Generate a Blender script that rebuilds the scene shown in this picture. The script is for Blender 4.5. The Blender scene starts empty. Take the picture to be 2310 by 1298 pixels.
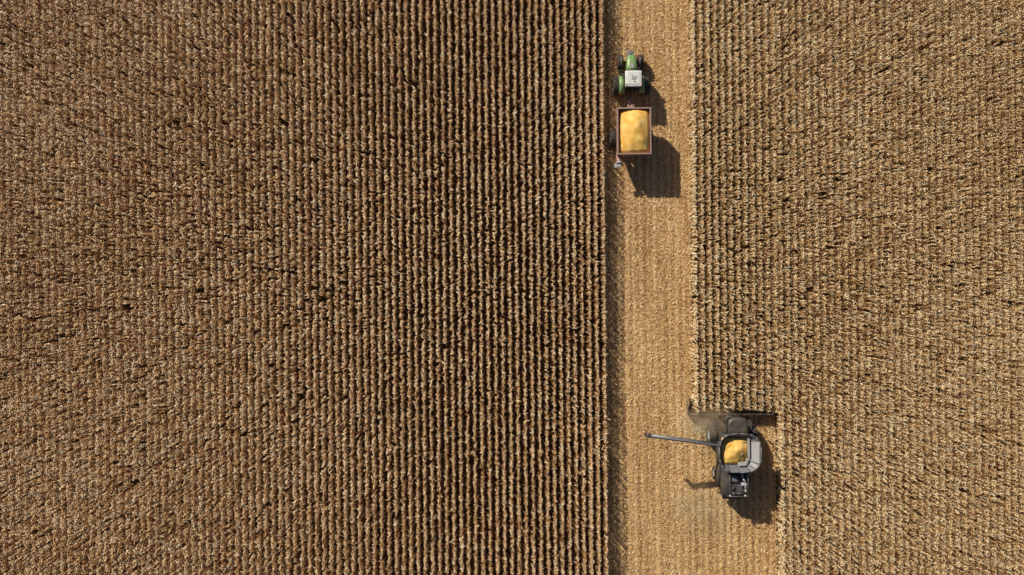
import bpy, bmesh, math, random
import numpy as np
from mathutils import Vector, Matrix, Euler

random.seed(7)
rng = np.random.default_rng(11)
scn = bpy.context.scene
COL = scn.collection

# ------------------------------------------------------------ materials
def new_mat(name):
    m = bpy.data.materials.new(name); m.use_nodes = True
    nt = m.node_tree
    for n in list(nt.nodes): nt.nodes.remove(n)
    out = nt.nodes.new('ShaderNodeOutputMaterial')
    return m, nt, out

def ramp(nt, stops, interp='LINEAR'):
    r = nt.nodes.new('ShaderNodeValToRGB'); cr = r.color_ramp; cr.interpolation = interp
    cr.elements[0].position = stops[0][0]; cr.elements[0].color = (*stops[0][1], 1)
    cr.elements[1].position = stops[-1][0]; cr.elements[1].color = (*stops[-1][1], 1)
    for p, c in stops[1:-1]:
        e = cr.elements.new(p); e.color = (*c, 1)
    return r

def paint(name, col, rough=0.5, metal=0.0, dust=0.25, dustcol=(0.30, 0.22, 0.14), scale=1.5, bump=0.0):
    m, nt, out = new_mat(name)
    L = nt.links.new
    b = nt.nodes.new('ShaderNodeBsdfPrincipled')
    tc = nt.nodes.new('ShaderNodeTexCoord')
    n = nt.nodes.new('ShaderNodeTexNoise'); n.inputs['Scale'].default_value = scale; n.inputs['Detail'].default_value = 8
    L(tc.outputs['Object'], n.inputs['Vector'])
    r = ramp(nt, [(0.38, (0, 0, 0)), (0.72, (dust * 2,) * 3)])
    L(n.outputs['Fac'], r.inputs['Fac'])
    mx = nt.nodes.new('ShaderNodeMix'); mx.data_type = 'RGBA'
    mx.inputs[6].default_value = (*col, 1); mx.inputs[7].default_value = (*dustcol, 1)
    L(r.outputs['Color'], mx.inputs[0])
    L(mx.outputs[2], b.inputs['Base Color'])
    b.inputs['Roughness'].default_value = rough; b.inputs['Metallic'].default_value = metal
    L(b.outputs[0], out.inputs['Surface'])
    return m

def leaf_mat(name, stops, trans=0.12, spec=0.4, rough=0.45):
    m, nt, out = new_mat(name); L = nt.links.new
    at = nt.nodes.new('ShaderNodeAttribute'); at.attribute_name = 'tone'
    r = ramp(nt, stops)
    L(at.outputs['Fac'], r.inputs['Fac'])
    b = nt.nodes.new('ShaderNodeBsdfPrincipled')
    b.inputs['Roughness'].default_value = rough
    b.inputs['Specular IOR Level'].default_value = spec
    L(r.outputs['Color'], b.inputs['Base Color'])
    if trans > 0:
        t = nt.nodes.new('ShaderNodeBsdfTranslucent'); L(r.outputs['Color'], t.inputs['Color'])
        mix = nt.nodes.new('ShaderNodeMixShader'); mix.inputs[0].default_value = trans
        L(b.outputs[0], mix.inputs[1]); L(t.outputs[0], mix.inputs[2])
        L(mix.outputs[0], out.inputs['Surface'])
    else:
        L(b.outputs[0], out.inputs['Surface'])
    return m

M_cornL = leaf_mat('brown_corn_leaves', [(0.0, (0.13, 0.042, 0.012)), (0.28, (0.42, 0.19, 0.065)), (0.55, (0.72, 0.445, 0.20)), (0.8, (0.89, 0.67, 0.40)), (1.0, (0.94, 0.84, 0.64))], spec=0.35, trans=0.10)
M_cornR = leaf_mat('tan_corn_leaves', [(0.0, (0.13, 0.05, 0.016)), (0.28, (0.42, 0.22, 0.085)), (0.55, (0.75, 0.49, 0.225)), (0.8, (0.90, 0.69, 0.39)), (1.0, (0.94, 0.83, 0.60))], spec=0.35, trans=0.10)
M_straw = leaf_mat('straw_residue', [(0.0, (0.30, 0.155, 0.06)), (0.35, (0.62, 0.38, 0.165)), (0.7, (0.85, 0.59, 0.29)), (1.0, (0.94, 0.77, 0.48))], trans=0.0, spec=0.25)

def math_node(nt, op, a=None, b=None, c=None):
    n = nt.nodes.new('ShaderNodeMath'); n.operation = op
    for i, v in enumerate((a, b, c)):
        if v is None: continue
        if isinstance(v, (int, float)): n.inputs[i].default_value = v
        else: nt.links.new(v, n.inputs[i])
    return n.outputs[0]

def ground_mat(name, cols, scale, stripe, rows=0.0):
    m, nt, out = new_mat(name); L = nt.links.new
    geo = nt.nodes.new('ShaderNodeNewGeometry')
    n = nt.nodes.new('ShaderNodeTexNoise'); n.inputs['Scale'].default_value = scale; n.inputs['Detail'].default_value = 10; n.inputs['Roughness'].default_value = 0.7
    L(geo.outputs['Position'], n.inputs['Vector'])
    n3 = nt.nodes.new('ShaderNodeTexNoise'); n3.inputs['Scale'].default_value = 0.25; n3.inputs['Detail'].default_value = 3
    mp = nt.nodes.new('ShaderNodeMapping'); mp.inputs['Scale'].default_value = (6, 0.35, 1)
    L(geo.outputs['Position'], mp.inputs['Vector']); L(mp.outputs[0], n3.inputs['Vector'])
    v = math_node(nt, 'MULTIPLY_ADD', n3.outputs['Fac'], stripe, n.outputs['Fac'])
    v = math_node(nt, 'SUBTRACT', v, stripe * 0.5)
    if rows:
        sp = nt.nodes.new('ShaderNodeSeparateXYZ'); L(geo.outputs['Position'], sp.inputs[0])
        xx = math_node(nt, 'MULTIPLY_ADD', sp.outputs['Y'], 0.0095, sp.outputs['X'])
        xx = math_node(nt, 'SUBTRACT', xx, 10.42)
        ph = math_node(nt, 'MULTIPLY', xx, 2 * math.pi / 0.762)
        cs = math_node(nt, 'COSINE', ph)
        v = math_node(nt, 'MULTIPLY_ADD', cs, -rows, v)
    r = ramp(nt, cols); L(v, r.inputs['Fac'])
    b = nt.nodes.new('ShaderNodeBsdfPrincipled'); b.inputs['Roughness'].default_value = 0.95; b.inputs['Specular IOR Level'].default_value = 0.1
    L(r.outputs['Color'], b.inputs['Base Color'])
    bp = nt.nodes.new('ShaderNodeBump'); bp.inputs['Strength'].default_value = 0.8; bp.inputs['Distance'].default_value = 0.08
    L(n.outputs['Fac'], bp.inputs['Height']); L(bp.outputs['Normal'], b.inputs['Normal'])
    L(b.outputs[0], out.inputs['Surface'])
    return m
M_ground = ground_mat('field_soil', [(0.3, (0.02, 0.012, 0.007)), (0.55, (0.06, 0.038, 0.022)), (0.75, (0.16, 0.11, 0.06))], 4.0, 0.2)
M_strip = ground_mat('stubble_soil', [(0.28, (0.20, 0.11, 0.05)), (0.5, (0.50, 0.315, 0.145)), (0.72, (0.76, 0.54, 0.28))], 5.0, 0.6, rows=0.08)

def grain_mat():
    m, nt, out = new_mat('corn_grain'); L = nt.links.new
    tc = nt.nodes.new('ShaderNodeTexCoord')
    n = nt.nodes.new('ShaderNodeTexNoise'); n.inputs['Scale'].default_value = 1.8; n.inputs['Detail'].default_value = 8
    v = nt.nodes.new('ShaderNodeTexVoronoi'); v.inputs['Scale'].default_value = 35
    L(tc.outputs['Object'], n.inputs['Vector']); L(tc.outputs['Object'], v.inputs['Vector'])
    ad = math_node(nt, 'MULTIPLY_ADD', v.outputs['Distance'], 0.35, n.outputs['Fac'])
    r = ramp(nt, [(0.35, (0.60, 0.29, 0.045)), (0.62, (0.80, 0.465, 0.105)), (0.9, (0.88, 0.62, 0.22))])
    L(ad, r.inputs['Fac'])
    b = nt.nodes.new('ShaderNodeBsdfPrincipled'); b.inputs['Roughness'].default_value = 0.8; b.inputs['Specular IOR Level'].default_value = 0.2
    L(r.outputs['Color'], b.inputs['Base Color'])
    bp = nt.nodes.new('ShaderNodeBump'); bp.inputs['Strength'].default_value = 0.5; bp.inputs['Distance'].default_value = 0.02
    L(v.outputs['Distance'], bp.inputs['Height']); L(bp.outputs['Normal'], b.inputs['Normal'])
    L(b.outputs[0], out.inputs['Surface'])
    return m
M_grain = grain_mat()
M_green = paint('green_paint', (0.15, 0.31, 0.10), 0.4, dust=0.3, dustcol=(0.26, 0.29, 0.16))
M_white = paint('white_roof', (0.74, 0.75, 0.73), 0.35, dust=0.1, dustcol=(0.5, 0.47, 0.4))
M_rubber = paint('tyre_rubber', (0.026, 0.026, 0.028), 0.85, dust=0.35, dustcol=(0.14, 0.10, 0.065), scale=3)
M_dark = paint('dark_frame', (0.03, 0.031, 0.034), 0.5, dust=0.2)
M_glass = paint('cab_glass', (0.02, 0.025, 0.03), 0.08, dust=0.03)
M_char = paint('charcoal_paint', (0.045, 0.045, 0.048), 0.45, dust=0.25, dustcol=(0.2, 0.15, 0.10))
M_dusty = paint('dusty_header_metal', (0.05, 0.042, 0.036), 0.7, dust=0.35, dustcol=(0.2, 0.145, 0.09))
M_dustend = paint('dusty_divider', (0.16, 0.12, 0.08), 0.7, dust=0.4, dustcol=(0.4, 0.28, 0.16))
M_black = paint('black_paint', (0.018, 0.019, 0.022), 0.35, dust=0.12)
M_steel = paint('grey_steel', (0.14, 0.16, 0.20), 0.45, dust=0.2)
M_lsteel = paint('pale_steel', (0.36, 0.37, 0.40), 0.45, dust=0.2)
M_tube = paint('auger_grey', (0.13, 0.14, 0.16), 0.4, dust=0.2)
M_red = paint('faded_red_paint', (0.33, 0.17, 0.15), 0.5, dust=0.35, dustcol=(0.42, 0.32, 0.28))
M_rim = paint('dusty_rim_rail', (0.34, 0.22, 0.20), 0.5, dust=0.3)
M_rimw = paint('wheel_rim_grey', (0.35, 0.35, 0.34), 0.5, dust=0.3)
M_rimr = paint('wheel_rim_red', (0.35, 0.06, 0.04), 0.5, dust=0.3)
M_amber = paint('amber_lens', (0.85, 0.35, 0.03), 0.2, dust=0.0)
M_lens = paint('clear_lens', (0.8, 0.8, 0.78), 0.15, dust=0.0)
M_tail = paint('red_lens', (0.5, 0.02, 0.02), 0.2, dust=0.0)

# ------------------------------------------------------------ numpy mesh
def np_mesh(name, V, F, mat, tone=None):
    me = bpy.data.meshes.new(name)
    V = np.asarray(V, dtype=np.float32).reshape(-1, 3); F = np.asarray(F, dtype=np.int32)
    nf, k = F.shape
    me.vertices.add(len(V)); me.vertices.foreach_set('co', V.ravel())
    me.loops.add(nf * k); me.loops.foreach_set('vertex_index', F.ravel())
    me.polygons.add(nf); me.polygons.foreach_set('loop_start', np.arange(0, nf * k, k, dtype=np.int32))
    me.update(calc_edges=True)
    if tone is not None:
        a = me.attributes.new('tone', 'FLOAT', 'POINT'); a.data.foreach_set('value', np.asarray(tone, dtype=np.float32).ravel())
    me.materials.append(mat)
    o = bpy.data.objects.new(name, me); COL.objects.link(o)
    return o

# ------------------------------------------------------------ corn plants
K = -0.0095      # rows run very slightly off the y axis
ROW = 0.762
def strip_leaf(base, az, length, rise, droop, width, twist, roll):
    d = np.array([math.cos(az), math.sin(az), 0.0]); side = np.array([-math.sin(az), math.cos(az), 0.0])
    ts = [0.0, 0.33, 0.66, 1.0]
    outr = [0.0, 0.50, 0.90, 1.05]
    hz = [0.0, rise, rise * 0.65 - droop * 0.30, rise * 0.2 - droop * 0.8]
    wid = [0.7, 1.0, 0.8, 0.12]
    V = []
    for i in range(4):
        c = base + d * outr[i] * length * 0.55 + np.array([0, 0, hz[i] * length]) + side * twist * ts[i] ** 2 * length
        a = roll * ts[i]
        w = (side * math.cos(a) + np.array([0, 0, 1.0]) * math.sin(a)) * width * wid[i] * 0.5
        V += [c - w, c + w]
    return V
def plant_template(seed):
    r = random.Random(seed)
    V = []; F = []; T = []
    def add(vs, fs, t):
        o = len(V); V.extend(vs); F.extend([[o + i for i in f] for f in fs]); T.extend([t] * len(vs))
    h = 2.25
    b = [np.array([math.cos(a) * 0.018, math.sin(a) * 0.018, 0]) for a in (0, 2.09, 4.19)]
    t = [np.array([math.cos(a) * 0.010, math.sin(a) * 0.010, h]) for a in (0, 2.09, 4.19)]
    add(b + t, [[0, 1, 4, 3], [1, 2, 5, 4], [2, 0, 3, 5]], 0.35)
    az = r.uniform(0, 6.28)
    NL = 11
    for i in range(NL):
        top = i / (NL - 1.0)
        z = 0.35 + (h - 0.42) * top ** 0.85
        az += math.pi + r.uniform(-0.6, 0.6)
        L = r.uniform(0.38, 0.60) * (1.0 - 0.46 * top)
        if r.random() < 0.22: L *= 1.65
        add(strip_leaf(np.array([0, 0, z]), az, L, r.uniform(0.0, 0.45), r.uniform(0.15, 0.8) * (1.4 - 0.9 * top), r.uniform(0.05, 0.09), r.uniform(-0.35, 0.35), r.uniform(-1.2, 1.2)),
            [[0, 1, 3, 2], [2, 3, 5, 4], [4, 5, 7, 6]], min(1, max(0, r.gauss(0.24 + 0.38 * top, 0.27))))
    for i in range(4):
        a = r.uniform(0, 6.28); s = r.uniform(0.05, 0.16)
        p0 = np.array([0, 0, h - 0.05]); p1 = p0 + np.array([math.cos(a) * s, math.sin(a) * s, r.uniform(0.05, 0.2)])
        sd = np.array([-math.sin(a), math.cos(a), 0]) * 0.015
        add([p0 - sd, p0 + sd, p1 + sd, p1 - sd], [[0, 1, 2, 3]], r.uniform(0.4, 1.0))
    a = r.uniform(0, 6.28); d = np.array([math.cos(a), math.sin(a), 0]); sd = np.array([-d[1], d[0], 0])
    c = np.array([0, 0, 1.15]) + d * 0.05; e = c + d * 0.16 + np.array([0, 0, -0.16 if r.random() < 0.6 else 0.18])
    u = np.array([0, 0, 1.0])
    add([c + sd * .02, c - sd * .02, (c + e) / 2 + sd * .035, (c + e) / 2 - sd * .035, (c + e) / 2 + u * .04, e],
        [[0, 1, 3, 2], [0, 2, 5, 4], [1, 4, 5, 3]], 0.85)
    return np.array(V), np.array(F), np.array(T)

NT = 28
temps = [plant_template(100 + i) for i in range(NT)]
TV = np.stack([t[0] for t in temps]); TF = temps[0][1]; TT = np.stack([t[2] for t in temps])

def fnoise(x, y):
    return (np.sin(x * 0.31 + 1.3) * np.cos(y * 0.27 + 0.4) + np.sin(x * 0.11 - y * 0.17 + 2.0) + 0.6 * np.sin(x * 0.9 + y * 0.6) * np.sin(y * 1.1 - x * 0.3)) / 2.6

def corn_block(xs_rows, y0, y1, spacing=0.175, jx=0.03):
    P = []
    for xr in xs_rows:
        n = int((y1 - y0) / spacing)
        y = y0 + (np.arange(n) + rng.uniform(-0.4, 0.4, n)) * spacing
        x = xr + K * y + rng.normal(0, jx, n)
        keep = rng.random(n) > 0.07
        P.append(np.stack([x[keep], y[keep]], 1))
    return np.concatenate(P)

def build_corn(name, P, mat, bias=0.0, edge=None, hsd=0.05):
    N = len(P); nv = TV.shape[1]
    idx = rng.integers(0, NT, N)
    V = TV[idx].astype(np.float32)
    a = rng.uniform(0, 2 * np.pi, N); c, s = np.cos(a)[:, None], np.sin(a)[:, None]
    sc = (rng.normal(1.0, hsd, N) + 0.03 * fnoise(P[:, 0], P[:, 1]))[:, None]
    X = V[:, :, 0] * c - V[:, :, 1] * s; Y = V[:, :, 0] * s + V[:, :, 1] * c; Z = V[:, :, 2] * sc
    lx = rng.normal(0.0, 0.016, N)[:, None]; ly = rng.normal(0.0, 0.035, N)[:, None]
    bad = rng.random(N) < 0.006
    lx[bad] *= 9; ly[bad] *= 6
    X = X + Z * lx + P[:, 0:1]; Y = Y + Z * ly + P[:, 1:2]
    V = np.stack([X, Y, Z], 2)
    F = (TF[None] + (np.arange(N) * nv)[:, None, None]).reshape(-1, 4)
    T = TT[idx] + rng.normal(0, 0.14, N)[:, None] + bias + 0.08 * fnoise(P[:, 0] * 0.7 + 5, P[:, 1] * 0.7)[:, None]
    if edge is not None: T = T + np.where(edge(P), 0.18, 0.0)[:, None]  # edge rows lightened in colour to paint in the sunlit face of the crop
    T = np.clip(T, 0.02, 1)
    return np_mesh(name, V, F, mat, T)

YM = 34.0
left_rows = [9.66 - ROW * i for i in range(3, 89)]
PL = np.concatenate([corn_block(left_rows, -YM, YM, jx=0.045), corn_block([9.66], -YM, YM, 0.12), corn_block([9.66 - ROW, 9.66 - 2 * ROW], -YM, YM, 0.11)])
right_near = [19.32 + ROW * i for i in range(12)]
right_far = [28.28 + ROW * i for i in range(0, 40)]
PR = np.concatenate([corn_block(right_near, -12.85, YM, 0.165, 0.02), corn_block(right_far, -YM, YM, 0.165, 0.018)])
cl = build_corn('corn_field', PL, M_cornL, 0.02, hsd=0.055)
def sunlit_edge(P):
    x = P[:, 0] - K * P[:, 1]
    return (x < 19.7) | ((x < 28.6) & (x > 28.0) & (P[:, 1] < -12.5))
cr_ = build_corn('corn_field', PR, M_cornR, 0.07, sunlit_edge, hsd=0.03)
cl['kind'] = 'stuff'; cr_['kind'] = 'stuff'
cl['label'] = 'tall dry brown corn standing in straight dense rows'; cl['category'] = 'corn field'
cr_['label'] = 'sunlit tan ripe corn rows partly cut by the harvester'; cr_['category'] = 'corn field'

# ------------------------------------------------------------ ground
g = np_mesh('ground', [(-900, -900, 0), (900, -900, 0), (900, 900, 0), (-900, 900, 0)], [[0, 1, 2, 3]], M_ground)
g['kind'] = 'structure'; g['label'] = 'dark brown field soil under the standing corn'; g['category'] = 'ground'
def xk(x, y): return x + K * y
st = np_mesh('harvested_strip', [(xk(9.85, -60), -60, .006), (xk(19.1, -60), -60, .006), (xk(19.1, -12.9), -12.9, .006), (xk(19.1, 60), 60, .006), (xk(9.85, 60), 60, .006),
     (xk(9.85, -12.9), -12.9, .006), (xk(28.1, -12.9), -12.9, .006), (xk(28.1, -60), -60, .006)],
     [[0, 1, 2, 5], [5, 2, 3, 4], [1, 7, 6, 2]], M_strip)
st['kind'] = 'structure'; st['label'] = 'freshly cut pale straw covered strip of field'; st['category'] = 'field strip'

def build_stubble():
    P = np.concatenate([corn_block([10.42 + ROW * i for i in range(12)], -YM, YM, 0.18), corn_block([19.32 + ROW * i for i in range(12)], -YM, -13.4, 0.18)])
    P = P[rng.random(len(P)) < 0.55 + 0.4 * (np.sin(P[:, 1] * 0.8 + P[:, 0] * 3.1) > -0.2)]
    N = len(P); h = rng.uniform(0.10, 0.36, N)
    V = np.zeros((N, 6, 3)); ang = np.array([0, 2.09, 4.19])
    ph = rng.uniform(0, 6, N)
    for k in range(3):
        V[:, k, 0] = P[:, 0] + 0.028 * np.cos(ang[k] + ph); V[:, k, 1] = P[:, 1] + 0.028 * np.sin(ang[k] + ph)
        V[:, 3 + k] = V[:, k]; V[:, 3 + k, 2] = h
    lean = rng.normal(0, 0.12, (N, 2))
    V[:, 3:, 0] += lean[:, 0:1]; V[:, 3:, 1] += lean[:, 1:2]
    T = np.repeat(rng.uniform(0.3, 0.9, N)[:, None], 6, 1)
    F0 = np.array([[0, 1, 4, 3], [1, 2, 5, 4], [2, 0, 3, 5]])
    F = (F0[None] + (np.arange(N) * 6)[:, None, None]).reshape(-1, 4)
    return np_mesh('corn_stubble', V, F, M_straw, T)
sb = build_stubble(); sb['kind'] = 'stuff'; sb['label'] = 'short cut corn stalk stumps in rows'; sb['category'] = 'stubble'

def build_residue():
    def pts(x0, x1, y0, y1, dens):
        n = int((x1 - x0) * (y1 - y0) * dens)
        y = rng.uniform(y0, y1, n); x = rng.uniform(x0, x1, n) + K * y
        return np.stack([x, y], 1)
    P = np.concatenate([pts(9.7, 19.3, -YM, YM, 80), pts(19.1, 28.1, -YM, -13.2, 80)])
    E = np.concatenate([pts(18.75, 19.3, -13, YM, 50), pts(27.85, 28.2, -YM, -14, 30)])
    ne = len(P); P = np.concatenate([P, E]); N = len(P)
    xr = P[:, 0] - K * P[:, 1]
    fr = ((xr - 10.42) / ROW) % 1.0
    mv = rng.random(N) < 0.42; mv[ne:] = False
    P[:, 0] += np.where(mv, (0.5 - fr) * ROW * 0.6, 0)
    L = 0.05 + 0.32 * rng.random(N) ** 1.7; W = rng.uniform(0.018, 0.075, N)
    a = rng.uniform(0, 2 * np.pi, N); d = np.stack([np.cos(a), np.sin(a), np.zeros(N)], 1); s = np.stack([-np.sin(a), np.cos(a), np.zeros(N)], 1)
    z0 = rng.uniform(0.01, 0.09, N); tilt = rng.normal(0, 0.22, N); roll = rng.normal(0, 0.5, N)
    s = s * np.cos(roll)[:, None]; s[:, 2] = np.sin(roll)
    V = np.zeros((N, 6, 3)); c = np.concatenate([P, z0[:, None]], 1)
    for k, t in enumerate((-0.5, 0, 0.5)):
        m = c + d * (L * t)[:, None]; m[:, 2] += tilt * L * t + (0.12 * L if k == 1 else 0)
        w = (W * (0.5 if k != 2 else 0.2))[:, None]
        V[:, 2 * k] = m - s * w; V[:, 2 * k + 1] = m + s * w
    V[:, :, 2] = np.maximum(V[:, :, 2], 0.012)
    tn = rng.normal(0.58, 0.27, N)
    wob = 0.12 * np.sin(P[:, 1] * 0.23) + 0.06 * np.sin(P[:, 1] * 0.71)
    for cx, wd, am in ((10.75, .3, -.15), (14.4, .28, -.2), (16.1, .25, -.13), (12.9, .5, .1), (17.6, .7, .08), (21.2, .35, -.18), (25.3, .35, -.18), (23.3, .7, .1), (15.3, .35, .08)):
        tn += am * np.exp(-((xr + wob - cx) / wd) ** 2)
    tn += 0.10 * np.sin(P[:, 1] * 0.5 + xr) * np.sin(P[:, 1] * 0.17 + xr * 0.4)
    tn += 0.09 * np.sin(P[:, 1] * 1.9 + xr * 2.3) * np.sin(P[:, 1] * 0.8 - xr * 1.7)
    tn[ne:] += 0.12
    T = np.repeat(np.clip(tn, 0.02, 1)[:, None], 6, 1)
    F0 = np.array([[0, 1, 3, 2], [2, 3, 5, 4]])
    F = (F0[None] + (np.arange(N) * 6)[:, None, None]).reshape(-1, 4)
    return np_mesh('crop_residue', V, F, M_straw, T)
rs = build_residue(); rs['kind'] = 'stuff'; rs['label'] = 'scattered chopped corn leaves and husks on stubble'; rs['category'] = 'crop residue'

# ------------------------------------------------------------ part builder
class B:
    def __init__(s): s.bm = bmesh.new()
    def _fin(s, verts, m, smooth=False):
        for f in {f for v in verts for f in v.link_faces}:
            f.material_index = m; f.smooth = smooth
    def box(s, c, size, rot=(0, 0, 0), bev=0.0, m=0, taper=None):
        mat = Matrix.Translation(c) @ Euler(rot).to_matrix().to_4x4()
        r = bmesh.ops.create_cube(s.bm, size=1.0); vs = r['verts']
        for v in vs:
            x, y, z = v.co.x * size[0], v.co.y * size[1], v.co.z * size[2]
            if taper and z > 0: x *= taper[0]; y *= taper[1]
            v.co = mat @ Vector((x, y, z))
        s._fin(vs, m)
        if bev > 0:
            es = list({e for v in vs for e in v.link_edges})
            rr = bmesh.ops.bevel(s.bm, geom=es, offset=bev, segments=2, affect='EDGES', profile=0.5)
            for f in rr['faces']: f.material_index = m; f.smooth = True
        return s
    def cyl(s, p0, p1, r0, r1=None, n=16, m=0, smooth=True):
        r1 = r0 if r1 is None else r1
        p0 = Vector(p0); p1 = Vector(p1); d = p1 - p0
        q = d.to_track_quat('Z', 'Y').to_matrix().to_4x4()
        r = bmesh.ops.create_cone(s.bm, cap_ends=True, segments=n, radius1=r0, radius2=r1, depth=d.length, matrix=Matrix.Translation((p0 + p1) / 2) @ q)
        for f in {f for v in r['verts'] for f in v.link_faces}:
            f.material_index = m; f.smooth = smooth and len(f.verts) == 4
        return s
    def pipe(s, pts, r, n=12, m=0):
        for a, b in zip(pts[:-1], pts[1:]): s.cyl(a, b, r, n=n, m=m)
        for p in pts[1:-1]:
            q = bmesh.ops.create_uvsphere(s.bm, u_segments=n, v_segments=8, radius=r, matrix=Matrix.Translation(p)); s._fin(q['verts'], m, True)
        return s
    def loft(s, secs, m=0, caps=True, smooth=True, closed=True):
        rings = [[s.bm.verts.new(p) for p in sec] for sec in secs]
        n = len(rings[0])
        for a, b in zip(rings[:-1], rings[1:]):
            for i in range(n if closed else n - 1):
                f = s.bm.faces.new((a[i], a[(i + 1) % n], b[(i + 1) % n], b[i])); f.material_index = m; f.smooth = smooth
        if caps and closed:
            for r in (rings[0], rings[-1]):
                f = s.bm.faces.new(r); f.material_index = m
        return s
    def lathe(s, prof, c, n=32, m=0):
        rings = []
        for i in range(n):
            a = 2 * math.pi * i / n
            rings.append([s.bm.verts.new((c[0] + x, c[1] + r * math.cos(a), c[2] + r * math.sin(a))) for r, x in prof])
        k = len(prof)
        for i in range(n):
            A, Bq = rings[i], rings[(i + 1) % n]
            for j in range(k):
                f = s.bm.faces.new((A[j], A[(j + 1) % k], Bq[(j + 1) % k], Bq[j])); f.material_index = m; f.smooth = True
        return s
    def done(s, name, parent, mats, loc=(0, 0, 0)):
        bmesh.ops.recalc_face_normals(s.bm, faces=s.bm.faces[:])
        me = bpy.data.meshes.new(name); s.bm.to_mesh(me); s.bm.free()
        for m in (mats if isinstance(mats, (list, tuple)) else [mats]): me.materials.append(m)
        o = bpy.data.objects.new(name, me); COL.objects.link(o)
        if parent: o.parent = parent
        o.location = loc
        return o

def empty(name, loc, label=None, cat=None, parent=None, rz=0):
    e = bpy.data.objects.new(name, None); COL.objects.link(e); e.location = loc; e.empty_display_size = 0.5
    e.rotation_euler[2] = rz
    if parent: e.parent = parent
    if label: e['label'] = label; e['category'] = cat
    return e

def wheel(parent, loc, R, W, rimmat, side, lugs=20):
    w = empty('wheel', loc, parent=parent)
    b = B(); h = W / 2; r = R * 0.56
    b.lathe([(r, -h * .8), (R * .8, -h), (R * .93, -h * .93), (R * .96, -h * .5), (R * .97, 0), (R * .96, h * .5), (R * .93, h * .93), (R * .8, h), (r, h * .8)], (0, 0, 0), 36)
    for i in range(lugs):
        for sd in (-1, 1):
            a = 2 * math.pi * (i + (0.5 if sd > 0 else 0)) / lugs
            c = Vector((sd * h * .48, math.cos(a) * R * .97, math.sin(a) * R * .97))
            mt = Matrix.Translation(c) @ Matrix.Rotation(a, 4, 'X') @ Matrix.Rotation(sd * 0.6, 4, 'Y')
            q = bmesh.ops.create_cube(b.bm, size=1.0)
            for v in q['verts']:
                v.co = mt @ Vector((v.co.x * h * .98, v.co.y * R * .07, v.co.z * R * .09))
            b._fin(q['verts'], 0)
    b.done('tyre', w, M_rubber)
    b = B()
    b.lathe([(r * 1.03, -h * .78), (r * 1.03, h * .78), (r * .9, h * .78), (r * .82, h * .3 * side), (0.02, h * .25 * side), (0.02, h * .1 * side), (r * .8, h * .1 * side), (r * .9, -h * .78)], (0, 0, 0), 28)
    b.cyl((h * .1 * side, 0, 0), (h * .75 * side, 0, 0), r * .3, n=14)
    for i in range(8):
        a = 2 * math.pi * i / 8
        b.cyl((h * .2 * side, math.cos(a) * r * .5, math.sin(a) * r * .5), (h * .36 * side, math.cos(a) * r * .5, math.sin(a) * r * .5), r * .05, n=8)
    b.done('rim', w, rimmat)
    return w

# ------------------------------------------------------------ tractor
T = empty('tractor', (12.6, 22.5, 0), 'green tractor with white cab roof on stubble pulling the grain cart', 'tractor', rz=0.0095)
b = B()
def hood_sec(y, hw, zt, zb):
    return [(-hw, y, zb), (-hw, y, zt - .18), (-hw * .8, y, zt - .04), (-hw * .3, y, zt), (hw * .3, y, zt), (hw * .8, y, zt - .04), (hw, y, zt - .18), (hw, y, zb)]
b.loft([hood_sec(0.1, .58, 2.15, 1.15), hood_sec(0.8, .56, 2.1, 1.1), hood_sec(1.5, .5, 1.98, 1.05), hood_sec(1.9, .44, 1.82, 1.0), hood_sec(2.02, .38, 1.65, 1.02)])
b.done('hood', T, M_green)
B().box((0, 2.06, 1.35), (.5, .05, .5), bev=.02).done('radiator_grille', T, M_dark)
B().box((0, .75, 2.14), (0.36, 0.5, 0.05), rot=(-.08, 0, 0), bev=.01).done('hood_vent', T, M_lsteel)
for sx in (-1, 1):
    B().box((sx * .22, 2.08, 1.62), (.14, .06, .09), bev=.02).done('headlight', T, M_lens)
B().box((0, .8, .95), (.55, 3.2, .4), bev=.05).box((0, -1.1, 1.0), (1.5, .55, .6), bev=.1).cyl((-1.3, -1.1, .98), (1.3, -1.1, .98), .16).cyl((-.8, 1.5, .75), (.8, 1.5, .75), .11).done('chassis', T, M_dark)
cab = empty('cab', (0, -.82, 0), parent=T)
b = B(); b.box((0, 0, 2.25), (1.6, 1.6, 1.35), bev=.08, taper=(.95, .92)); b.done('window', cab, M_glass)
b = B()
for x in (-.8, .8):
    for y in (-.78, .78):
        b.box((x * .985, y * .98, 2.28), (.09, .09, 1.4), bev=.02)
b.box((0, 0, 1.55), (1.66, 1.66, .12), bev=.03)
b.done('pillar_frame', cab, M_dark)
b = B()
b.box((0, 0, 3.04), (1.72, 1.68, .22), bev=.09)
b.box((0, 0.05, 3.17), (1.3, 1.3, .06), bev=.025)
b.done('roof', cab, M_white)
rh = empty('roof_fittings', (0, 0, 0), parent=cab)
B().box((0.02, .05, 3.21), (.46, .38, .03), bev=.012).done('hatch', rh, M_lsteel)
B().box((.12, -.33, 3.215), (.2, .07, .05), bev=.012).done('antenna', rh, M_dark)
B().box((-.16, .36, 3.21), (.18, .05, .04), bev=.012).done('antenna', rh, M_dark)
B().box((.36, .12, 3.21), (.04, .35, .03), bev=.01).done('cable_cover', rh, M_dark)
for x, y in ((-.55, -.86), (.55, -.86), (-.55, .86), (.55, .86)):
    B().box((x, y, 3.1), (.24, .08, .1), bev=.02).done('work_light', cab, M_dark)
for sx in (-1, 1):
    B().cyl((sx * .78, -.6, 3.13), (sx * .78, -.6, 3.32), .06, .05, n=12).done('beacon', cab, M_amber)
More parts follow.
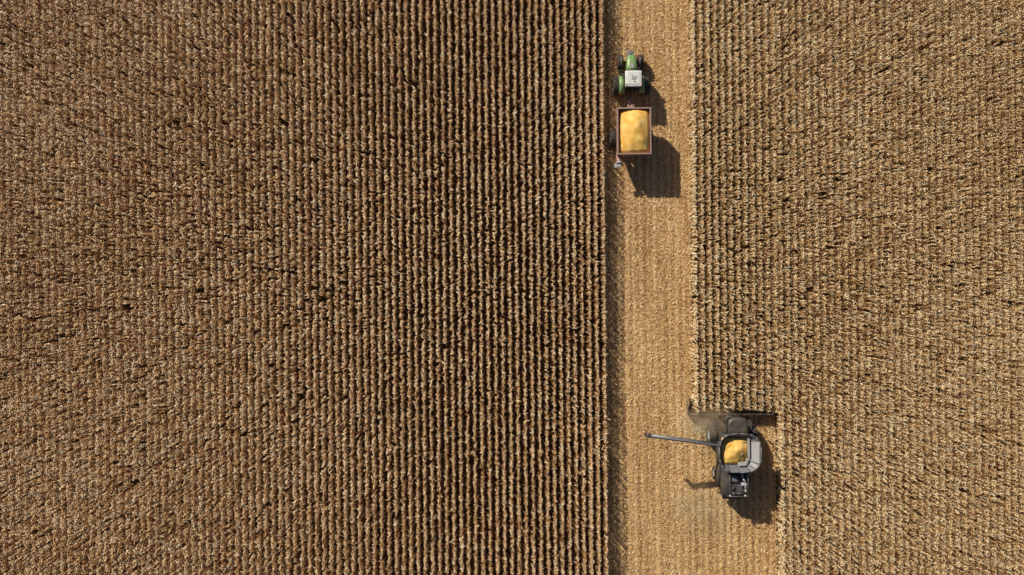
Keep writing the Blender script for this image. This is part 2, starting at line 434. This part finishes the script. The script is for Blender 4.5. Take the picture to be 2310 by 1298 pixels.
for sx in (-1, 1):
    b = B(); b.pipe([(sx * .75, .78, 2.6), (sx * 1.15, 1.0, 2.62), (sx * 1.32, 1.0, 2.5)], .03, m=0)
    b.box((sx * 1.34, 1.0, 2.3), (.26, .07, .42), bev=.02); b.done('mirror', cab, M_black)
for sx in (-1, 1):
    b = B(); secs = []
    for i in range(9):
        a = math.radians(15 + i * 17)
        y = -1.1 + math.cos(a) * 1.06; z = .98 + math.sin(a) * 1.04
        secs.append([(sx * .78, y, z), (sx * 1.34, y, z), (sx * 1.34, y - .0, z - .05), (sx * .78, y, z - .05)])
    b.loft(secs)
    b.done('fender', T, M_green)
    B().box((sx * 1.2, -2.06, 1.5), (.22, .06, .14), bev=.02).done('tail_lamp', T, M_tail)
    b = B(); secs = []
    for i in range(6):
        a = math.radians(60 + i * 20)
        y = 1.5 + math.cos(a) * .82; z = .75 + math.sin(a) * .82
        secs.append([(sx * .86, y, z), (sx * 1.12, y, z), (sx * 1.12, y, z - .03), (sx * .86, y, z - .03)])
    b.loft(secs); b.done('front_mudguard', T, M_char)
b = B(); b.pipe([(.62, .1, 1.5), (.62, .35, 1.7), (.62, .35, 2.9), (.66, .3, 3.05)], .06); b.done('exhaust_pipe', T, M_dark)
b = B(); b.box((0, 2.2, .85), (.5, .4, .3), bev=.05); b.box((-.35, 2.4, .8), (.1, .6, .12), bev=.03); b.box((.35, 2.4, .8), (.1, .6, .12), bev=.03); b.box((0, 2.36, 1.15), (.55, .4, .35), bev=.06); b.cyl((0, 2.1, 1.1), (0, 2.65, 1.2), .06)
b.done('front_linkage', T, M_steel)
b = B(); b.box((-.4, -1.85, .85), (.1, .6, .1), rot=(.2, 0, 0), bev=.02); b.box((.4, -1.85, .85), (.1, .6, .1), rot=(.2, 0, 0), bev=.02); b.box((0, -1.65, 1.2), (.9, .2, .3), bev=.04)
b.box((0, -2.1, .5), (.16, 1.1, .08), bev=.02); b.done('rear_linkage', T, M_dark)
b = B()
for k in range(4): b.box((-.95, -.05 + .02 * k, .55 + .28 * k), (.42, .26, .04), bev=.01)
b.box((-1.17, .0, 1.0), (.03, .2, 1.1)); b.done('step_ladder', T, M_dark)
B().box((.82, -.1, 1.0), (.5, 1.0, .6), bev=.1).done('fuel_tank', T, M_char)
for sx in (-1, 1):
    wheel(T, (sx * 1.58, -1.1, .95), .95, .74, M_rimr, sx, 22)
    wheel(T, (sx * 1.08, 1.5, .74), .74, .6, M_rimr, sx, 20)

# ------------------------------------------------------------ grain cart
C = empty('grain_cart', (12.6, 16.15, 0), 'faded red grain cart filled with yellow corn on stubble', 'grain cart', rz=0.0095)
hx, hy, zt = 1.7, 2.35, 3.6
b = B()
def rect(x, y, z, cy=0): return [(-x, -y + cy, z), (x, -y + cy, z), (x, y + cy, z), (-x, y + cy, z)]
b.loft([rect(.35, 1.2, .75), rect(1.55, hy - .15, 2.0), rect(hx, hy, 2.5), rect(hx, hy, zt), rect(hx - .06, hy - .06, zt), rect(hx - .06, hy - .06, 2.5), rect(1.5, hy - .2, 2.05), rect(.3, 1.1, .85)], smooth=False)
for sx in (-1, 1):
    for k in range(5):
        b.box((sx * (hx + .03), -1.9 + .95 * k, 3.0), (.06, .09, 1.1))
for sy in (-1, 1):
    for k in range(3): b.box((-1.0 + k, sy * (hy + .03), 3.0), (.09, .06, 1.1))
b.done('hopper', C, M_red)
b = B()
for sx in (-1, 1): b.box((sx * hx, 0, zt + .03), (.15, 2 * hy + .15, .08), bev=.015)
for sy in (-1, 1): b.box((0, sy * hy, zt + .031), (2 * hx - .16, .15, .08), bev=.015)
b.done('top_rail', C, M_rim)
b = B(); b.box((0, -.3, .95), (3.2, .3, .3), bev=.03); b.box((-.55, .2, .85), (.15, 4.2, .25), bev=.02); b.box((.55, .2, .85), (.15, 4.2, .25), bev=.02)
for sx in (-1, 1):
    for y in (-1.6, 1.6): b.box((sx * 1.15, y, 1.45), (.1, .12, 1.2), rot=(0, sx * .35, 0))
b.done('frame', C, M_red)
b = B(); b.loft([[(-.6, 2.2, .75), (-.45, 2.2, .75), (-.45, 2.2, .95), (-.6, 2.2, .95)], [(-.1, 3.8, .5), (0.02, 3.8, .5), (.02, 3.8, .68), (-.1, 3.8, .68)]], smooth=False)
b.loft([[(.45, 2.2, .75), (.6, 2.2, .75), (.6, 2.2, .95), (.45, 2.2, .95)], [(-.02, 3.8, .5), (0.1, 3.8, .5), (.1, 3.8, .68), (-.02, 3.8, .68)]], smooth=False)
b.box((0, 3.95, .58), (.2, .5, .1), bev=.02); b.cyl((-.3, 3.0, .3), (-.3, 3.0, 1.3), .06); b.done('drawbar', C, M_red)
b = B(); b.box((-.2, 2.62, 2.7), (.7, .35, .06), bev=.02); b.pipe([(-.5, 2.42, 3.5), (-.5, 2.8, 3.3), (-.5, 2.8, 1.4)], .025); b.pipe([(.05, 2.42, 3.5), (.05, 2.8, 3.3), (.05, 2.8, 1.4)], .025)
for k in range(5): b.box((-.22, 2.8, 1.5 + .28 * k), (.56, .06, .03))
b.done('ladder', C, M_red)
au = empty('unloading_auger', (0, 0, 0), parent=C)
B().pipe([(-1.2, -1.2, .8), (-1.4, -2.3, 1.7), (-1.42, -3.05, 2.45)], .27, n=18).done('tube', au, M_red)
b = B(); b.cyl((-1.42, -3.05, 2.45), (-1.46, -3.28, 2.58), .29, .31, n=16); b.box((-1.6, -3.38, 2.5), (.7, .42, .2), rot=(0, -.25, .25), bev=.05)
b.done('spout', au, M_lsteel)
for sx in (-1, 1): wheel(C, (sx * 1.93, -.3, .93), .93, .66, M_rimw, sx, 20)
for sx in (-1, 1): B().box((sx * 1.5, -2.44, 2.3), (.16, .05, .12), bev=.02).done('tail_lamp', C, M_tail)

def heap(name, loc, hx, hy, f, label, nx=70, ny=90, rz=0.0):
    xs = np.linspace(-hx, hx, nx); ys = np.linspace(-hy, hy, ny)
    V = [(x, y, f(x, y)) for y in ys for x in xs]
    F = [[j * nx + i, j * nx + i + 1, (j + 1) * nx + i + 1, (j + 1) * nx + i] for j in range(ny - 1) for i in range(nx - 1)]
    o = np_mesh(name, V, F, M_grain); o.location = loc; o.rotation_euler[2] = rz
    o['label'] = label; o['category'] = 'corn grain'
    return o
from mathutils import noise as mn
def smax(vals, k=9.0): 
    return math.log(sum(math.exp(k * v) for v in vals)) / k
def f_cart(x, y):
    def cone(cx, cy, h, s, e=.16): return h - s * math.sqrt((x - cx) ** 2 + (y - cy) ** 2 * .5 + e)
    z = smax([cone(.2, .35, .92, .66), cone(.6, -.45, .74, .60), cone(-.35, -1.0, .36, .5)], 9)
    z = smax([z, -.75], 10)
    ex = min(1.64 - abs(x), 2.29 - abs(y))
    z -= .22 * max(0, 1 - ex / .35) ** 1.5
    z += .06 * mn.noise(Vector((x * 1.3, y * 1.3, 0))) + .03 * mn.noise(Vector((x * 3 + y * 2, y * 1.5, 3)))
    return zt + z
heap('grain_heap', (12.6, 16.15, 0), hx - .062, hy - .062, f_cart, 'heaped yellow corn kernels filling the grain cart', rz=.0095)

# ------------------------------------------------------------ combine harvester
H = empty('combine_harvester', (23.3, -17.5, 0), 'dark grey combine harvester cutting corn with auger extended', 'combine harvester', rz=0.0)
def bsec(y, hw, top, zt, zb=.85):
    return [(-hw * .8, y, zb), (-hw, y, zb + .4), (-hw, y, zt - 1.1), (-hw * .93, y, zt - .5), (-top, y, zt - .08), (-top * .8, y, zt), (top * .8, y, zt), (top, y, zt - .08), (hw * .93, y, zt - .5), (hw, y, zt - 1.1), (hw, y, zb + .4), (hw * .8, y, zb)]
b = B()
b.loft([bsec(2.3, 1.5, 1.3, 3.3, 1.3), bsec(1.5, 1.6, 1.4, 3.35, 1.1), bsec(-1.4, 1.68, 1.35, 3.3), bsec(-3.0, 1.6, 1.1, 3.25), bsec(-3.9, 1.4, .95, 3.1, 1.0), bsec(-4.35, 1.05, .75, 2.7, 1.3)])
b.done('body', H, M_char)
for sx in (-1, 1):
    b = B(); secs = []
    for y, zz in ((1.0, 2.6), (-.3, 2.75), (-1.8, 2.7), (-3.4, 2.45)):
        secs.append([(sx * 1.62, y, zz), (sx * 1.74, y, zz - .35), (sx * 1.76, y, zz - 1.2), (sx * 1.70, y, zz - 1.5), (sx * 1.64, y, zz - 1.5), (sx * 1.6, y, zz - .4)])
    b.loft(secs); b.box((sx * 1.77, -1.1, 2.0), (.02, 2.6, .06)); b.done('side_panel', H, M_char)
b = B(); b.box((0, -2.75, 3.36), (1.9, 2.5, .2), bev=.06); b.box((-.35, -2.2, 3.55), (.9, .9, .25), bev=.06); b.box((.0, -3.75, 3.42), (1.5, .35, .2), bev=.05)
for k in range(7): b.box((-.1, -2.75 - .12 * k, 3.475), (1.1, .05, .03), m=1)
b.box((-.5, -3.75, 3.53), (.3, .2, .05), m=1); b.box((.1, -3.72, 3.53), (.4, .14, .04), m=1); b.box((-.35, -2.2, 3.69), (.5, .5, .04), m=1)
b.done('engine_deck', H, [M_black, M_steel])
b = B(); b.pipe([(.45, -1.7, 3.45), (.45, -2.1, 3.75), (.75, -2.6, 3.75), (.75, -3.3, 3.7), (.75, -3.55, 3.85)], .1, n=14); b.cyl((.35, -2.8, 3.62), (.85, -2.8, 3.62), .19, n=16); b.done('exhaust_pipe', H, M_lsteel)
b = B(); b.cyl((-.55, -3.1, 3.4), (-.55, -3.1, 3.65), .28, n=20); b.cyl((-.55, -3.1, 3.65), (-.55, -3.1, 3.72), .16, n=16); b.done('air_intake', H, M_dark)
b = B()
for sx in (-1, 1):
    b.pipe([(sx * .95, -1.6, 3.4), (sx * .95, -1.6, 3.95), (sx * .95, -4.0, 3.85), (sx * .95, -4.0, 3.2)], .022, n=8); b.cyl((sx * .95, -2.8, 3.4), (sx * .95, -2.8, 3.9), .02, n=8)
b.pipe([(-.95, -4.0, 3.85), (.95, -4.0, 3.85)], .022, n=8); b.done('handrail', H, M_steel)
for sx in (-.78, .78): B().cyl((sx, -4.0, 3.4), (sx, -4.0, 3.56), .09, .07, n=12).done('beacon', H, M_lens)
B().box((0, -4.35, 1.4), (2.2, .7, .8), bev=.12, taper=(.85, .7)).box((0, -4.7, 1.0), (2.0, .3, .5), rot=(.3, 0, 0), bev=.04).done('straw_chopper', H, M_black)
b = B(); b.box((-1.2, -4.1, 2.0), (.5, .06, 1.6), bev=.02)
for k in range(6): b.box((-1.2, -4.2, 1.1 + .3 * k), (.44, .1, .03))
b.done('rear_ladder', H, M_dark)
# grain tank
tank = empty('grain_tank', (0, .6, 0), parent=H)
def supel(a, bb, cx, cy, e, n=18):
    P = []
    for i in range(n):
        t = 2 * math.pi * (i + .5) / n; c, s_ = math.cos(t), math.sin(t)
        P.append((cx + a * math.copysign(abs(c) ** (2 / e), c), cy + bb * math.copysign(abs(s_) ** (2 / e), s_)))
    return P
rim = supel(2.16, 2.0, .02, -.02, 2.9)
inn = supel(1.5, 1.45, -.28, .06, 3.6)
b = B()
def ring(p, z, g=1.0): return [(x * g, y * g, z) for x, y in p]
b.loft([ring(inn, 3.2, .96), ring(inn, 3.55), ring(rim, 4.4), ring(rim, 4.46), ring(rim, 4.46, .975), ring(rim, 4.4, .975), ring(inn, 3.58, .96), ring(inn, 3.0, .9)], smooth=False)
for i in range(18):
    a0, c0 = inn[i]; x0, y0 = rim[i]
    b.cyl((a0 * .97, c0 * .97, 3.62), (x0 * .965, y0 * .965, 4.46), .035 if i % 4 == 2 else .022, n=8, m=1)
b.done('extension_panel', tank, [M_steel, M_black])
b = B()
for i in range(18):
    (x0, y0), (x1, y1) = rim[i], rim[(i + 1) % 18]
    b.cyl((x0, y0, 4.48), (x1, y1, 4.48), .045, n=8)
b.done('rim_frame', tank, M_steel)
# folded pale cover leaf along the sunny side of the tank
b = B(); b.loft([[(1.28, -.95, 3.78), (1.98, -1.05, 4.42), (1.98, -1.05, 4.46), (1.28, -.95, 3.84)], [(1.28, 1.15, 3.78), (1.98, 1.2, 4.42), (1.98, 1.2, 4.46), (1.28, 1.15, 3.84)]], smooth=False)
b.done('tank_cover', tank, M_lsteel)
b = B(); b.box((.98, .45, 4.05), (.24, 1.9, .07), rot=(0, -.1, .02), bev=.02); b.cyl((.35, -.7, 3.5), (.25, -.1, 4.2), .1, n=14)
b.box((.35, -1.2, 4.05), (.85, .4, .1), rot=(-.2, 0, .05), bev=.03); b.box((.85, -.8, 4.0), (.3, .35, .12), bev=.03)
b.done('fill_auger', tank, M_lsteel)
B().pipe([(-1.5, 1.1, 3.95), (1.2, 1.0, 3.95)], .03, n=8).done('crossbar', tank, M_dark)
# cab
cb = empty('cab', (0, 3.25, 0), parent=H)
b = B()
def csec(z, hw, yf, yb): return [(-hw, yb, z), (hw, yb, z), (hw, yf - .35, z), (hw * .7, yf - .05, z), (0, yf + .08, z), (-hw * .7, yf - .05, z), (-hw, yf - .35, z)]
b.loft([csec(1.8, .85, .55, -.75), csec(2.4, .95, .75, -.75), csec(3.5, .9, .6, -.75)], smooth=False); b.done('window', cb, M_glass)
b = B()
b.loft([csec(3.5, .98, .72, -.8), csec(3.56, 1.05, .82, -.85), csec(3.7, 1.02, .78, -.83), csec(3.78, .85, .6, -.7), csec(3.80, .6, .4, -.5)], smooth=True)
b.box((-.45, -.2, 3.81), (.5, .5, .05), bev=.02, m=0); b.done('roof', cb, M_char)
for x in (-.7, -.4, .4, .7): B().box((x, .82 - abs(x) * .25, 3.6), (.18, .08, .1), bev=.02).done('work_light', cb, M_lens)
for sx in (-1, 1):
    b = B(); b.pipe([(sx * .95, .35, 3.4), (sx * 1.55, .75, 3.35), (sx * 1.6, .75, 3.1)], .03, n=8); b.box((sx * 1.62, .75, 2.85), (.28, .08, .5), bev=.02); b.done('mirror', cb, M_black)
b = B(); b.box((-1.5, -.35, 1.95), (1.1, 1.3, .08), bev=.02); b.pipe([(-2.0, -.95, 1.95), (-2.0, -.95, 2.9), (-2.0, .25, 2.9), (-2.0, .25, 1.95)], .025, n=8); b.pipe([(-1.0, .28, 2.0), (-1.0, .28, 2.9), (-1.4, .28, 2.9)], .025, n=8)
for k in range(6): b.box((-2.15 - .05 * k, .0, 1.8 - .28 * k), (.12, .55, .04))
b.done('platform', cb, M_dark)
B().box((1.45, -.3, 1.95), (.9, 1.2, .08), bev=.02).done('platform', cb, M_dark)
b = B(); b.loft([[(-.7, 2.4, 1.0), (.7, 2.4, 1.0), (.7, 2.4, 1.75), (-.7, 2.4, 1.75)], [(-.75, 4.15, .35), (.75, 4.15, .35), (.75, 4.15, 1.1), (-.75, 4.15, 1.1)]], smooth=False)
b.done('feeder_house', H, M_dusty)
# unloading auger
au = empty('unloading_auger', (0, 0, 0), parent=H)
b = B(); A0 = Vector((-2.0, 1.35, 4.1)); A1 = Vector((-9.55, 2.6, 5.7))
b.pipe([(-1.75, 1.2, 2.4), (-1.85, 1.3, 3.95), A0 + Vector((.1, 0, 0)), A1], .21, n=20)
d = (A1 - A0)
for t in (.02, .33, .66, .97): 
    p = A0 + d * t; b.cyl(p, p + d.normalized() * .08, .25, n=20)
b.done('tube', au, M_tube)
b = B(); dn = d.normalized(); b.cyl(A1 - dn * .15, A1 + dn * .3, .23, .22, n=16); b.cyl(A1 + dn * .12, A1 + dn * .22 + Vector((0, 0, -.6)), .2, .17, n=16); b.done('spout', au, M_dark)
b = B(); b.box((A0 + d * .5) + Vector((0, 0, .23)), (7.3, .07, .05), rot=(0, math.atan2(1.6, 7.65), math.atan2(1.25, -7.55) - math.pi)); b.done('pipe_rail', au, M_lsteel)
for sx in (-1, 1):
    wheel(H, (sx * 2.1, 1.9, 1.03), 1.03, .85, M_rimw, sx, 22)
    wheel(H, (sx * 1.62, -2.25, .68), .68, .5, M_rimw, sx, 18)
B().box((0, 1.9, 1.0), (3.6, .4, .45), bev=.08).done('front_axle', H, M_dark)
B().box((0, -2.25, .75), (2.8, .25, .3), bev=.05).done('rear_axle', H, M_dark)
# corn header
hd = empty('corn_header', (-.08, 4.12, 0), parent=H)
Wd = 4.5
b = B(); b.box((0, -.12, .85), (2 * Wd, .22, .5), bev=.04); b.box((0, -.1, 1.16), (2 * Wd, .14, .12), bev=.03); b.box((0, .35, .33), (2 * Wd, .9, .1), bev=.02)
for k in range(13): b.box((-Wd + k * (2 * Wd - .1) / 12 + .05, -.25, .85), (.08, .06, .55))
b.done('back_beam', hd, M_dusty)
b = B(); b.cyl((-Wd + .05, .3, .62), (Wd - .05, .3, .62), .13, n=14)
for k in range(60):
    x = -Wd + .15 + k * (2 * Wd - .3) / 59
    b.cyl((x, .3, .62), (x + (.03 if x < 0 else -.03), .3, .62), .26, n=14)
b.done('cross_auger', hd, M_dusty)
for k in range(13):
    x = -Wd + .1 + k * (2 * Wd - .2) / 12
    edge = k in (0, 12); w = .24 if not edge else .12
    def sn(y, hw, z0, z1): return [(x - hw, y, z0), (x - hw * .7, y, z1 - .04), (x, y, z1), (x + hw * .7, y, z1 - .04), (x + hw, y, z0)]
    hh = .85 if not edge else 1.0
    b = B(); b.loft([sn(.6, w, .3, hh), sn(1.1, w, .25, hh - .12), sn(1.6, w * .6, .15, .5), sn(1.95, .04, .08, .16)]); b.done('snout', hd, M_dustend if edge else M_dusty)
for sx in (-1, 1):
    B().box((sx * (Wd + .03), .3, .7), (.06, 1.1, .75), bev=.02).done('end_plate', hd, M_dustend)

def f_tank(x, y):
    def cone(cx, cy, h, s): return h - s * math.sqrt((x - cx) ** 2 + (y - cy) ** 2 + .03)
    z = max(cone(.1, .15, .95, .62), cone(-.6, -.5, .6, .4), cone(-.7, .6, .5, .35))
    edge = max(abs(x) / 1.5, abs(y) / 1.42)
    z = z * min(1, max(0, (1.12 - edge) * 3.2))
    return 3.60 + max(z, -.03) + .05 * mn.noise(Vector((x * 2.5, y * 2.5, 7)))
heap('grain_heap', (23.02, -16.84, 0), 1.43, 1.36, f_tank, 'yellow corn kernels piled in the combine grain tank', 60, 60)

# ------------------------------------------------------------ dust
def dust(loc, size, dens, label, col=(0.97, 0.60, 0.32)):
    bm = bmesh.new(); bmesh.ops.create_icosphere(bm, subdivisions=3, radius=1.0)
    for v in bm.verts: v.co *= 1 + .12 * mn.noise(v.co * 1.5)
    me = bpy.data.meshes.new('dust_cloud'); bm.to_mesh(me); bm.free()
    o = bpy.data.objects.new('dust_cloud', me); COL.objects.link(o); o.location = loc; o.scale = size
    m, nt, out = new_mat('dust_volume'); L = nt.links.new
    tc = nt.nodes.new('ShaderNodeTexCoord')
    ln = nt.nodes.new('ShaderNodeVectorMath'); ln.operation = 'LENGTH'; L(tc.outputs['Object'], ln.inputs[0])
    fall = math_node(nt, 'SUBTRACT', 1.0, ln.outputs['Value']); fall = math_node(nt, 'MAXIMUM', fall, 0.0)
    n = nt.nodes.new('ShaderNodeTexNoise'); n.inputs['Scale'].default_value = 2.2; n.inputs['Detail'].default_value = 5
    L(tc.outputs['Object'], n.inputs['Vector'])
    q = math_node(nt, 'SUBTRACT', n.outputs['Fac'], 0.38); q = math_node(nt, 'MAXIMUM', q, 0.0)
    dd = math_node(nt, 'MULTIPLY', fall, q); dd = math_node(nt, 'MULTIPLY', dd, dens * 8)
    v = nt.nodes.new('ShaderNodeVolumeScatter'); v.inputs['Color'].default_value = (*col, 1); v.inputs['Anisotropy'].default_value = -0.3
    L(dd, v.inputs['Density']); L(v.outputs[0], out.inputs['Volume'])
    me.materials.append(m)
    o['kind'] = 'stuff'; o['label'] = label; o['category'] = 'dust cloud'
    return o
dust((20.8, -14.1, 1.4), (4.0, 2.0, 1.9), .42, 'brown dust drifting around the corn header')
dust((19.0, -22.8, 1.2), (4.6, 3.2, 1.6), .12, 'thin pale dust drifting behind the combine')

# ------------------------------------------------------------ light, sky, camera
sun_dir = Vector((-1.02, 1.14, 1.0)).normalized()
elev = math.asin(sun_dir.z)
w = bpy.data.worlds.new('World'); scn.world = w; w.use_nodes = True
nt = w.node_tree
for n in list(nt.nodes): nt.nodes.remove(n)
sky = nt.nodes.new('ShaderNodeTexSky'); sky.sky_type = 'NISHITA'; sky.sun_disc = False
sky.sun_elevation = elev; sky.sun_rotation = math.atan2(sun_dir.x, sun_dir.y)
bg = nt.nodes.new('ShaderNodeBackground'); bg.inputs['Strength'].default_value = 0.05
wo = nt.nodes.new('ShaderNodeOutputWorld')
nt.links.new(sky.outputs[0], bg.inputs['Color']); nt.links.new(bg.outputs[0], wo.inputs['Surface'])
sl = bpy.data.lights.new('sun', 'SUN'); sl.energy = 5.0; sl.angle = math.radians(0.5); sl.color = (1.0, 0.90, 0.74)
so = bpy.data.objects.new('sun', sl); COL.objects.link(so); so.location = (-30, 30, 40)
so.rotation_euler = (-sun_dir).to_track_quat('-Z', 'Y').to_euler()
cam = bpy.data.cameras.new('camera'); co = bpy.data.objects.new('camera', cam); COL.objects.link(co)
co.location = (0, 0, 91.6); co.rotation_euler = (0, 0, 0)
cam.lens = 30
cam.sensor_width = 36; cam.clip_start = 1; cam.clip_end = 3000
scn.camera = co
scn.view_settings.view_transform = 'Standard'; scn.view_settings.look = 'None'; scn.view_settings.exposure = 0
